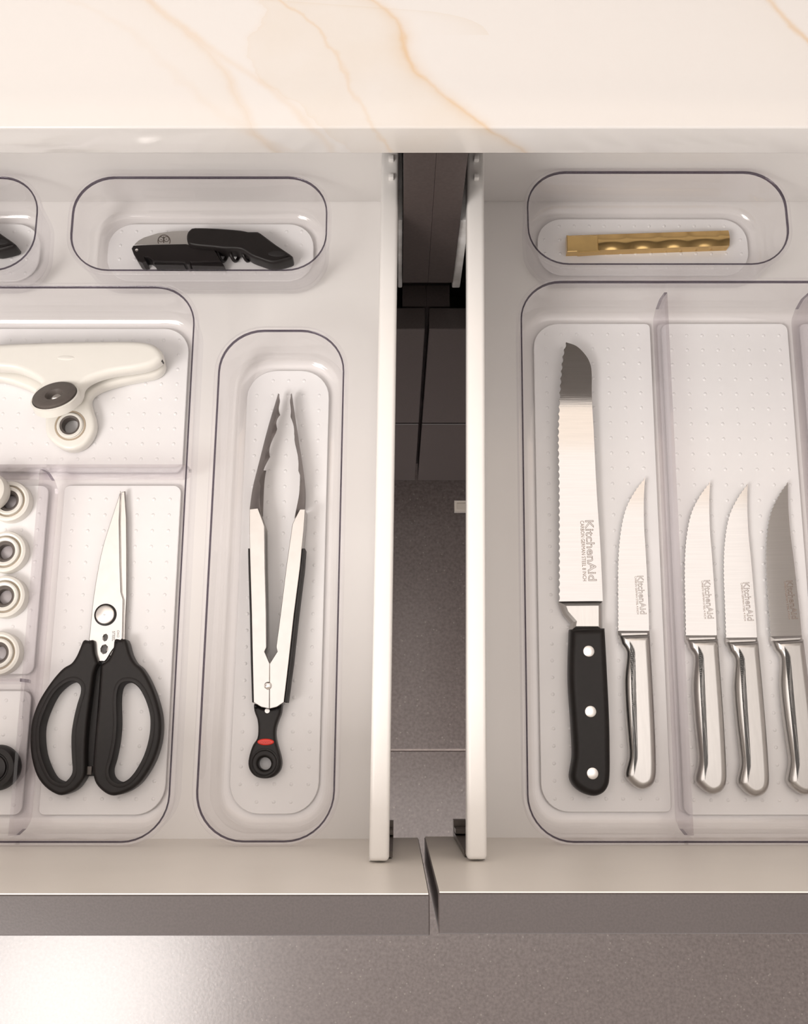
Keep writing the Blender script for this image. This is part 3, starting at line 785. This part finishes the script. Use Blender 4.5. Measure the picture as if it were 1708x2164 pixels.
# ------------------------------------------------------------------ tongs
def tongs():
    k = thing('tongs', 'stainless steel locking tongs with black grips and red oval badge', 'tongs', P(565, 1450, ZP))
    zt, z0 = 0.0245, 0.0062
    def strip(pts_top, m, nm, za, zb, par, bev=0.0006):
        return slab(nm, pts_top, zt, [(0, za), (0, zb - bev), (bev, zb)], m, par, smooth=25)
    # left arm: top plate, outer web and lower plate of the channel in one piece
    def arm(top, outer_a, outer_b, inward):
        bm = bmesh.new()
        loft(bm, unproj(top, zt), [(0, zt - 0.0012), (0, zt - 0.0003), (0.0003, zt)])
        loft(bm, unproj(top, zt), [(0, z0), (0, z0 + 0.0012)])
        w = 3.2 * inward
        web = outer_a + [(x + w, y) for x, y in reversed(outer_a)]
        loft(bm, unproj(web, zt), [(0, z0 + 0.0008), (0, zt - 0.0006)])
        lip = outer_b + [(x - 2.0 * inward, y) for x, y in reversed(outer_b)]
        loft(bm, unproj(lip, zt), [(0, zt - 0.0045), (0, zt - 0.0006)])
        return finish('arm', bm, 'satin_steel', k, smooth=25)
    L_out = [(527.5, 1076), (527.2, 1120), (528.5, 1180), (532, 1300), (534, 1400), (536, 1484)]
    L_in = [(552, 1092), (559, 1112), (560, 1200), (562.5, 1300), (563, 1366)]
    R_out = [(645, 1076), (642, 1120), (638, 1158), (634, 1200), (621, 1300), (610, 1400), (600, 1484)]
    R_in = [(624, 1095), (618, 1108), (605, 1200), (594, 1290), (584, 1366)]
    la = arm(L_out + [(552, 1494), (569, 1497.5), (570, 1402.5), (559, 1377), (563, 1368)] + list(reversed(L_in)) + [(545, 1074)], L_out, L_in, 1)
    bmr = R_out + [(585, 1494), (570, 1497.5), (570, 1402.5), (586, 1377), (584, 1368)] + list(reversed(R_in)) + [(634, 1076)]
    ra = arm(bmr, R_out, R_in, -1)
    # scalloped heads: C-shaped shells opening inward
    def head(arm_o, outer, inner_top, inner_bot):
        bm = bmesh.new(); n = 36
        o_ = catmull(outer, 12, closed=False); it = catmull(inner_top, 12, closed=False); ib = catmull(inner_bot, 12, closed=False)
        def at(c, t):
            f = t * (len(c) - 1); i = min(int(f), len(c) - 2); f -= i
            return (c[i][0] + (c[i + 1][0] - c[i][0]) * f, c[i][1] + (c[i + 1][1] - c[i][1]) * f)
        rows = []
        for s in range(n + 1):
            t = s / n
            sc = 1.0 - 0.30 * abs(math.sin(PI * t * 5.5)) * (0.25 < t < 0.99)
            hh = (zt - z0) * (1 - 0.55 * t ** 1.5)
            zm = (zt + z0) / 2 - 0.0005
            p_o, p_t, p_b = at(o_, t), at(it, t), at(ib, t)
            row = []
            for a in range(9):
                ph = a / 8.0
                z = zm + hh / 2 * math.cos(PI * ph)
                dep = abs(math.cos(PI * ph)) ** 1.6 * sc
                inn = p_t if ph < 0.5 else p_b
                px = p_o[0] + (inn[0] - p_o[0]) * dep; py = p_o[1] + (inn[1] - p_o[1]) * dep
                row.append(bm.verts.new(P(px, py, z)))
            rows.append(row)
        for a, b in zip(rows, rows[1:]):
            for i in range(8): bm.faces.new((a[i], a[i + 1], b[i + 1], b[i]))
        bmesh.ops.solidify(bm, geom=bm.faces[:], thickness=0.0007)
        finish('scalloped_tip', bm, 'head_steel', arm_o, smooth=45)
    head(la, [(527.5, 1078), (534, 1032), (548, 975), (566, 905), (580, 858), (588, 831)],
         [(552, 1092), (549, 1040), (560, 985), (577, 915), (586, 868), (590, 834)], [(556, 1092), (560, 1010), (574, 955), (590, 895), (593, 868), (591, 834)])
    head(ra, [(645, 1078), (646, 1040), (640, 985), (630, 920), (622, 868), (617, 831)],
         [(622, 1096), (634, 1030), (629, 985), (620, 915), (615, 868), (615, 834)], [(628, 1092), (634, 1010), (628, 960), (619, 905), (612, 868), (614, 834)])
    # rubber grips along the outside
    for a_o, arm_o, s in (([(527, 1158), (528.5, 1200), (531.5, 1300), (533.5, 1400), (535.5, 1484)], la, -1),
                          ([(638.5, 1158), (634, 1200), (621.5, 1300), (610.5, 1400), (600.5, 1484)], ra, 1)):
        w = 5.0 if s < 0 else 8.0
        pts = a_o + [(x + s * w * (0.85 if 0 < i < 4 else 0.7), y) for i, (x, y) in reversed(list(enumerate(a_o)))]
        slab('side_grip', pts, zt, [(0.0003, z0 + 0.0012), (0, z0 + 0.003), (0, zt - 0.002), (0.0004, zt - 0.0012)], 'black_rubber', arm_o)
    q = P(566, 1449, zt + 0.001); bm = bmesh.new()
    lathe(bm, (q[0], q[1], zt - 0.0002), [(0, 0), (0.0029, 0), (0.0027, 0.0008), (0.0016, 0.0015), (0, 0.0018)], n=24)
    finish('pivot_rivet', bm, 'polished_steel', k)
    # pull tab with hanging hole
    tabo = [(537, 1487), (552, 1495), (566, 1497), (580, 1495), (594, 1486), (594, 1505), (588, 1522), (583, 1538), (582, 1556), (586, 1575), (592, 1596), (594.5, 1614), (590, 1630), (577, 1642), (559.5, 1645.5), (541, 1642),
            (528.5, 1630), (524, 1614), (527, 1594), (534, 1574), (543, 1560), (545, 1540), (543, 1520), (537, 1503)]
    tb = slab('pull_tab', tabo, 0.016, rounded(ZP, 0.0165, 0.003, 0.002), 'black_plastic', k, smooth_n=3, holes=[ell(559, 1614, 13.5, 13.5, 0, 10)])
    q = P(559, 1612, 0.0165); bm = bmesh.new()
    lathe(bm, (q[0], q[1], 0), [(0.0101, 0.0163), (0.0098, 0.0172), (0.0090, 0.0174), (0.0082, 0.0166), (0.0080, 0.0163)], n=36)
    finish('hole_rim', bm, 'black_rubber', tb)
    bd = slab('badge', ell(561.5, 1568, 17.5, 7, 0, 28), 0.0170, [(0, 0.0160), (0, 0.0168), (0.0006, 0.0174)], 'red_plastic', tb)
    # raised letters on the badge belong to the tab
    lettering('OXO', (550, 1572), (572, 1572), 0.01755, 0.75, 'dark_red_ink', tb)
    bm = bmesh.new(); q = P(565, 1502, 0.0165)
    lathe(bm, (q[0], q[1], 0.0158), [(0, 0), (0.0018, 0), (0.0018, 0.0010), (0, 0.0012)], n=16)
    finish('lock_pin', bm, 'satin_steel', k)
tongs()

# ------------------------------------------------------------------ corkscrews
def cork():
    def c(*pts): return [(260 + x / 4.495, 460 + y / 4.495) for x, y in pts]
    k = thing('corkscrew', 'folding black corkscrew with a steel plate, lying whole in its small bin', 'corkscrew', P(440, 535, ZP), 'folding black corkscrews')
    body = c((80, 290), (95, 262), (140, 256), (300, 252), (600, 246), (650, 262), (860, 292), (900, 350), (935, 415), (640, 418), (618, 440), (600, 440), (585, 420), (290, 412), (240, 372), (205, 372), (215, 412), (180, 425), (140, 410), (100, 345))
    slab('body', body, 0.0185, [(0, ZP), (0, 0.0178), (0.0006, 0.0185)], 'black_enamel', k, smooth=25)
    plate = c((108, 250), (150, 212), (200, 185), (330, 145), (480, 125), (615, 120), (640, 262), (108, 262))
    pl = slab('foil_cutter_plate', plate, 0.0180, [(0, 0.0125), (0, 0.0176), (0.0004, 0.0180)], 'satin_steel', k, smooth=25)
    lev = c((605, 200), (610, 150), (640, 112), (690, 96), (900, 102), (1120, 120), (1190, 134), (1265, 134), (1310, 150), (1450, 255), (1595, 352), (1612, 378), (1590, 400), (1470, 432), (1400, 436), (1300, 402), (1220, 372), (1150, 325), (1090, 306), (960, 303), (850, 290), (760, 283), (650, 268), (618, 245))
    lv = slab('lever', lev, 0.021, rounded(0.0070, 0.0225, 0.0030, 0.0022), 'black_plastic', k, smooth_n=2)
    slab('thumb_recess', c(*ell(1460, 342, 82, 26, 0.02, 20)), 0.0228, [(0, 0.0221), (0, 0.0226), (0.0004, 0.0228)], 'black_rubber', lv)
    for pts in (((290, 412), (580, 418), (580, 452), (300, 448)), ((645, 424), (935, 418), (965, 462), (650, 456))):
        slab('side_plate', c(*pts), 0.0150, [(0, ZP), (0, 0.0146), (0.0004, 0.0150)], 'black_enamel', k)
    # the worm
    a = Vector(P(260 + 850 / 4.495, 460 + 362 / 4.495, 0.011)); b = Vector(P(260 + 1250 / 4.495, 460 + 358 / 4.495, 0.011))
    path = []; turns = 3.4
    for i in range(90):
        t = i / 89; ph = 2 * PI * turns * t + 4.63
        q = a.lerp(b, t); path.append((q.x, q.y + 0.0044 * math.cos(ph), q.z + 0.0044 * math.sin(ph)))
    bm = bmesh.new(); tube(bm, path, 0.0014, 8); finish('worm', bm, 'black_enamel', k, smooth=60)
    q = P(260 + 130 / 4.495, 460 + 308 / 4.495, 0.0187); bm = bmesh.new()
    lathe(bm, (q[0], q[1], 0.0183), [(0, 0), (0.0014, 0), (0.0012, 0.0005), (0, 0.0007)], n=16); finish('hinge_pin', bm, 'polished_steel', k)
    # round maker's mark on the plate: ring with two halves inside
    bm = bmesh.new(); zc = 0.01805
    def ringpx(cx, cy, r, w, a0, a1, n=24):
        o_ = [(cx + r * math.cos(a0 + (a1 - a0) * i / n), cy - r * math.sin(a0 + (a1 - a0) * i / n)) for i in range(n + 1)]
        i_ = [(cx + (r - w) * math.cos(a0 + (a1 - a0) * i / n), cy - (r - w) * math.sin(a0 + (a1 - a0) * i / n)) for i in range(n + 1)]
        vo = [bm.verts.new(P(*c(p)[0], zc)) for p in o_]; vi = [bm.verts.new(P(*c(p)[0], zc)) for p in i_]
        for i in range(n): bm.faces.new((vo[i], vo[i + 1], vi[i + 1], vi[i]))
    def quad(x0, y0, x1, y1): bm.faces.new([bm.verts.new(P(*c(p)[0], zc)) for p in ((x0, y0), (x1, y0), (x1, y1), (x0, y1))])
    ringpx(390, 222, 62, 9, -0.45, PI + 0.45)
    ringpx(361, 206, 27, 7, 0, 2 * PI); ringpx(413, 204, 27, 7, 0, 2 * PI)
    quad(381, 178, 392, 240); quad(355, 206, 372, 213); quad(405, 200, 420, 207)
    finish('etched_mark', bm, 'dark_etch', pl, smooth=0)
    return k
ck = cork()
c2 = copy_tree(ck)
d = Vector(P(33, 519, 0.021)) - Vector(P(618.5, 544, 0.021))
c2.location = ck.location + Vector((d.x, d.y, 0))
c2['label'] = 'black corkscrew whose pointed tip alone shows at the left photo edge'

# ------------------------------------------------------------------ brass bar
def brass():
    k = thing('brass_bar', 'brass-coloured flat bar with a folded clasp at its left end', 'clip', P(1370, 515, ZP))
    A, B, C_, D = P(1200, 531, 0.013), P(1542, 519, 0.013), P(1540, 487, 0.013), P(1199, 498, 0.013)
    bm = bmesh.new(); nx, ny = 60, 10
    def pt(u, v, z):
        a = Vector(A).lerp(Vector(B), u); b = Vector(D).lerp(Vector(C_), u); q = a.lerp(b, v); return (q.x, q.y, z)
    top = []
    for i in range(nx + 1):
        row = []
        for j in range(ny + 1):
            u, v = i / nx, j / ny
            z = 0.0130 + 0.0013 * abs(math.sin(PI * (u * 5.2 + 0.1))) * math.sin(PI * min(1, v * 1.05)) + 0.0006 * math.sin(PI * v)
            row.append(bm.verts.new(pt(u, v, z)))
        top.append(row)
    for i in range(nx):
        for j in range(ny): bm.faces.new((top[i][j], top[i + 1][j], top[i + 1][j + 1], top[i][j + 1]))
    rimv = [top[i][0] for i in range(nx + 1)] + [top[nx][j] for j in range(1, ny + 1)] + [top[i][ny] for i in range(nx - 1, -1, -1)] + [top[0][j] for j in range(ny - 1, 0, -1)]
    low = [bm.verts.new((v.co.x, v.co.y, ZP)) for v in rimv]
    for i in range(len(rimv)): bm.faces.new((rimv[i - 1], low[i - 1], low[i], rimv[i]))
    bm.faces.new(low)
    finish('bar', bm, 'brass', k, smooth=40)
    cl = [(1198, 496.5), (1221, 499.5), (1264, 497.5), (1265, 527), (1271, 531), (1224, 534), (1220, 531), (1199, 532)]
    slab('clasp', cl, 0.0148, [(0, 0.0085), (0, 0.0144), (0.0005, 0.0149)], 'brass', k, smooth=25)
brass()

# ------------------------------------------------------------------ white hand press
def press():
    k = thing('hand_press', 'white plastic two-lever hand press with a grey rubber ring', 'kitchen tool', P(150, 850, ZP))
    low = [(-60, 735), (100, 740), (290, 735), (335, 742), (347, 763), (345, 781), (329, 794.6), (300, 801), (256, 810), (218, 821), (198, 832), (190, 845), (193.5, 863), (200, 883.5), (201, 903.6), (193.5, 923.6), (178, 942),
           (155.7, 951.5), (133, 949), (111, 934.7), (98, 917), (95.7, 890), (97, 868), (88, 845), (66.7, 826), (33, 812), (0, 803.5), (-60, 795)]
    lo = slab('lower_lever', low, 0.014, rounded(ZP, 0.0155, 0.0030, 0.0030), 'white_plastic', k, smooth_n=3, holes=[ell(148, 899, 19, 19, 0, 12)])
    q = P(148, 899, 0.016); c = (q[0], q[1], 0)
    bm = bmesh.new(); lathe(bm, c, [(0.0123, 0.0152), (0.0118, 0.0159), (0.0108, 0.0159), (0.0104, 0.0152)], n=40); finish('ring_groove', bm, 'tan_groove', lo)
    bm = bmesh.new(); lathe(bm, c, [(0.0102, 0.0152), (0.0100, 0.0168), (0.0092, 0.0174), (0.0078, 0.0172), (0.0076, 0.0152)], n=40); finish('ring_collar', bm, 'white_plastic', lo)
    bm = bmesh.new(); lathe(bm, c, [(0.0077, 0.0100), (0.0077, 0.0170), (0.0062, 0.0166), (0.0058, 0.0100)], n=40); finish('rubber_ring', bm, 'grey_rubber', lo)
    up = [(-60, 731), (0, 726.7), (89, 723), (222, 720.5), (289, 721), (322.6, 727), (340, 741), (343.7, 754), (338, 764.5), (320, 775.6), (289, 783), (244.7, 789), (211, 797), (186, 808), (174, 820), (171, 834),
          (160, 850), (130, 862), (95, 864), (70, 855), (68, 838), (76, 822), (87, 811), (62, 794.6), (33.4, 783.4), (0, 780), (-60, 776)]
    zt = 0.0330
    upo = slab('upper_lever', up, zt - 0.002, rounded(0.0195, zt, 0.0048, 0.0045, n=5), 'white_plastic', k, smooth_n=3)
    # hinge block joining both levers at the right end
    bm = bmesh.new(); q = P(331, 757, 0.018); add_box(bm, q[0] - 0.007, q[0] + 0.002, q[1] - 0.006, q[1] + 0.006, 0.013, 0.022, bevel=0.001); finish('hinge', bm, 'white_plastic', k)
    bm = bmesh.new(); q = P(341.5, 760, zt - 0.004); add_box(bm, q[0] - 0.0008, q[0] + 0.0008, q[1] - 0.0016, q[1] + 0.0016, zt - 0.009, zt - 0.0035); finish('hinge_slot', bm, 'black_plastic', upo)
    # grey rubber ring round the opening, tipped towards the viewer
    def tipped(nm, m, ro, ri, z0_, z1_, cxp, cyp):
        q = P(cxp, cyp, zt + 0.0088); bm = bmesh.new()
        lathe(bm, (0, 0, 0), [(ro, z0_), (ro, z1_ - 0.0008), (ro * 0.94, z1_), (ri * 1.15, z1_ - 0.0006), (ri, z1_ - 0.0025), (ri, z0_)], n=44)
        ca, sa = math.cos(0.20), math.sin(0.20); cb, sb = math.cos(0.64), math.sin(0.64)
        for v in bm.verts:
            x, y, z = v.co
            y, z = y * cb + z * sb, z * cb - y * sb
            x, y = x * ca - y * sa, x * sa + y * ca
            v.co = (q[0] + x, q[1] + y, q[2] + z)
        return finish(nm, bm, m, upo, smooth=50)
    tipped('ring_collar', 'white_plastic', 0.0180, 0.0158, -0.0075, -0.0004, 115, 836)
    tipped('rubber_ring', 'grey_rubber', 0.0163, 0.0060, -0.0055, 0.0016, 115, 835)
    q = P(116, 842, zt); bm = bmesh.new(); lathe(bm, (q[0], q[1], zt - 0.0035), [(0, 0), (0.0070, 0), (0.0070, 0.0052), (0.004, 0.0062), (0, 0.0062)], n=28); finish('metal_seat', bm, 'polished_steel', upo)
    sl = slab('raised_badge', ell(139, 756, 18, 5, 0, 24), zt + 0.0002, [(0, zt - 0.0006), (0, zt + 0.0001), (0.0004, zt + 0.0003)], 'white_plastic', upo)
press()

# ------------------------------------------------------------------ white ring caps, white lid, black knob (cut by the left frame edge)
def ring_cap(px, py, label):
    q = P(px, py, 0.014)
    k = thing('ring_cap', label, 'cap', (q[0], q[1], ZP), 'white ring caps down the left edge')
    c = (q[0], q[1], 0)
    bm = bmesh.new()
    lathe(bm, c, [(0.0158, ZP), (0.0160, 0.0105), (0.0154, 0.0128), (0.0138, 0.0137), (0.0124, 0.0132), (0.0120, 0.0112), (0.0110, 0.0112), (0.0108, 0.0142), (0.0098, 0.0148), (0.0082, 0.0142), (0.0079, 0.0120), (0.0079, ZP)], n=48)
    b = finish('body', bm, 'white_plastic', k, smooth=40)
    bm = bmesh.new(); lathe(bm, c, [(0.0119, 0.0110), (0.0119, 0.0118), (0.0111, 0.0118), (0.0111, 0.0110)], n=48); finish('groove', bm, 'tan_groove', b)
    bm = bmesh.new(); lathe(bm, c, [(0.0079, 0.0060), (0.0079, 0.0128), (0.0068, 0.0130), (0.0056, 0.0122), (0.0053, 0.0060)], n=40); finish('rubber_ring', bm, 'grey_rubber', k)
    bm = bmesh.new(); lathe(bm, c, [(0, ZP), (0.0056, ZP), (0.0056, 0.0066), (0.0045, 0.0072), (0, 0.0074)], n=32); finish('center_disc', bm, 'grey_disc', k)
    return k
for px, py, lab in ((17, 1058, 'white ring cap with grey centre, topmost of four, partly under a white lid'),
                    (9, 1165, 'white ring cap with grey centre, second from top of four'),
                    (7, 1260, 'white ring cap with grey centre, third from top of four'),
                    (-5, 1380, 'white ring cap with grey centre, lowest of four')): ring_cap(px, py, lab)
q = P(-29, 1035, 0.028); bm = bmesh.new()
lathe(bm, (q[0], q[1], 0), [(0, 0.0160), (0.0130, 0.0160), (0.0142, 0.0180), (0.0142, 0.0240), (0.0130, 0.0275), (0.0100, 0.0290), (0, 0.0296)], n=48)
tag(finish('round_lid', bm, 'white_cap_plastic', smooth=40), 'plain white round lid cut by the photo edge, over the topmost ring cap', 'lid')
q = P(-14, 1623, 0.022)
k = thing('black_knob', 'black round knob at the lower left edge beside the scissors', 'knob', (q[0], q[1], ZP))
bm = bmesh.new(); c = (q[0], q[1], 0)
lathe(bm, c, [(0, ZP), (0.0120, ZP), (0.0150, 0.0085), (0.0160, 0.0125), (0.0158, 0.0180), (0.0140, 0.0215), (0.0108, 0.0225), (0.0100, 0.0215), (0, 0.0215)], n=48)
finish('body', bm, 'black_rubber', k, smooth=40)
bm = bmesh.new(); lathe(bm, c, [(0, 0.0213), (0.0092, 0.0213), (0.0088, 0.0232), (0.006, 0.0240), (0, 0.0242)], n=40); finish('cap_disc', bm, 'black_enamel', k)
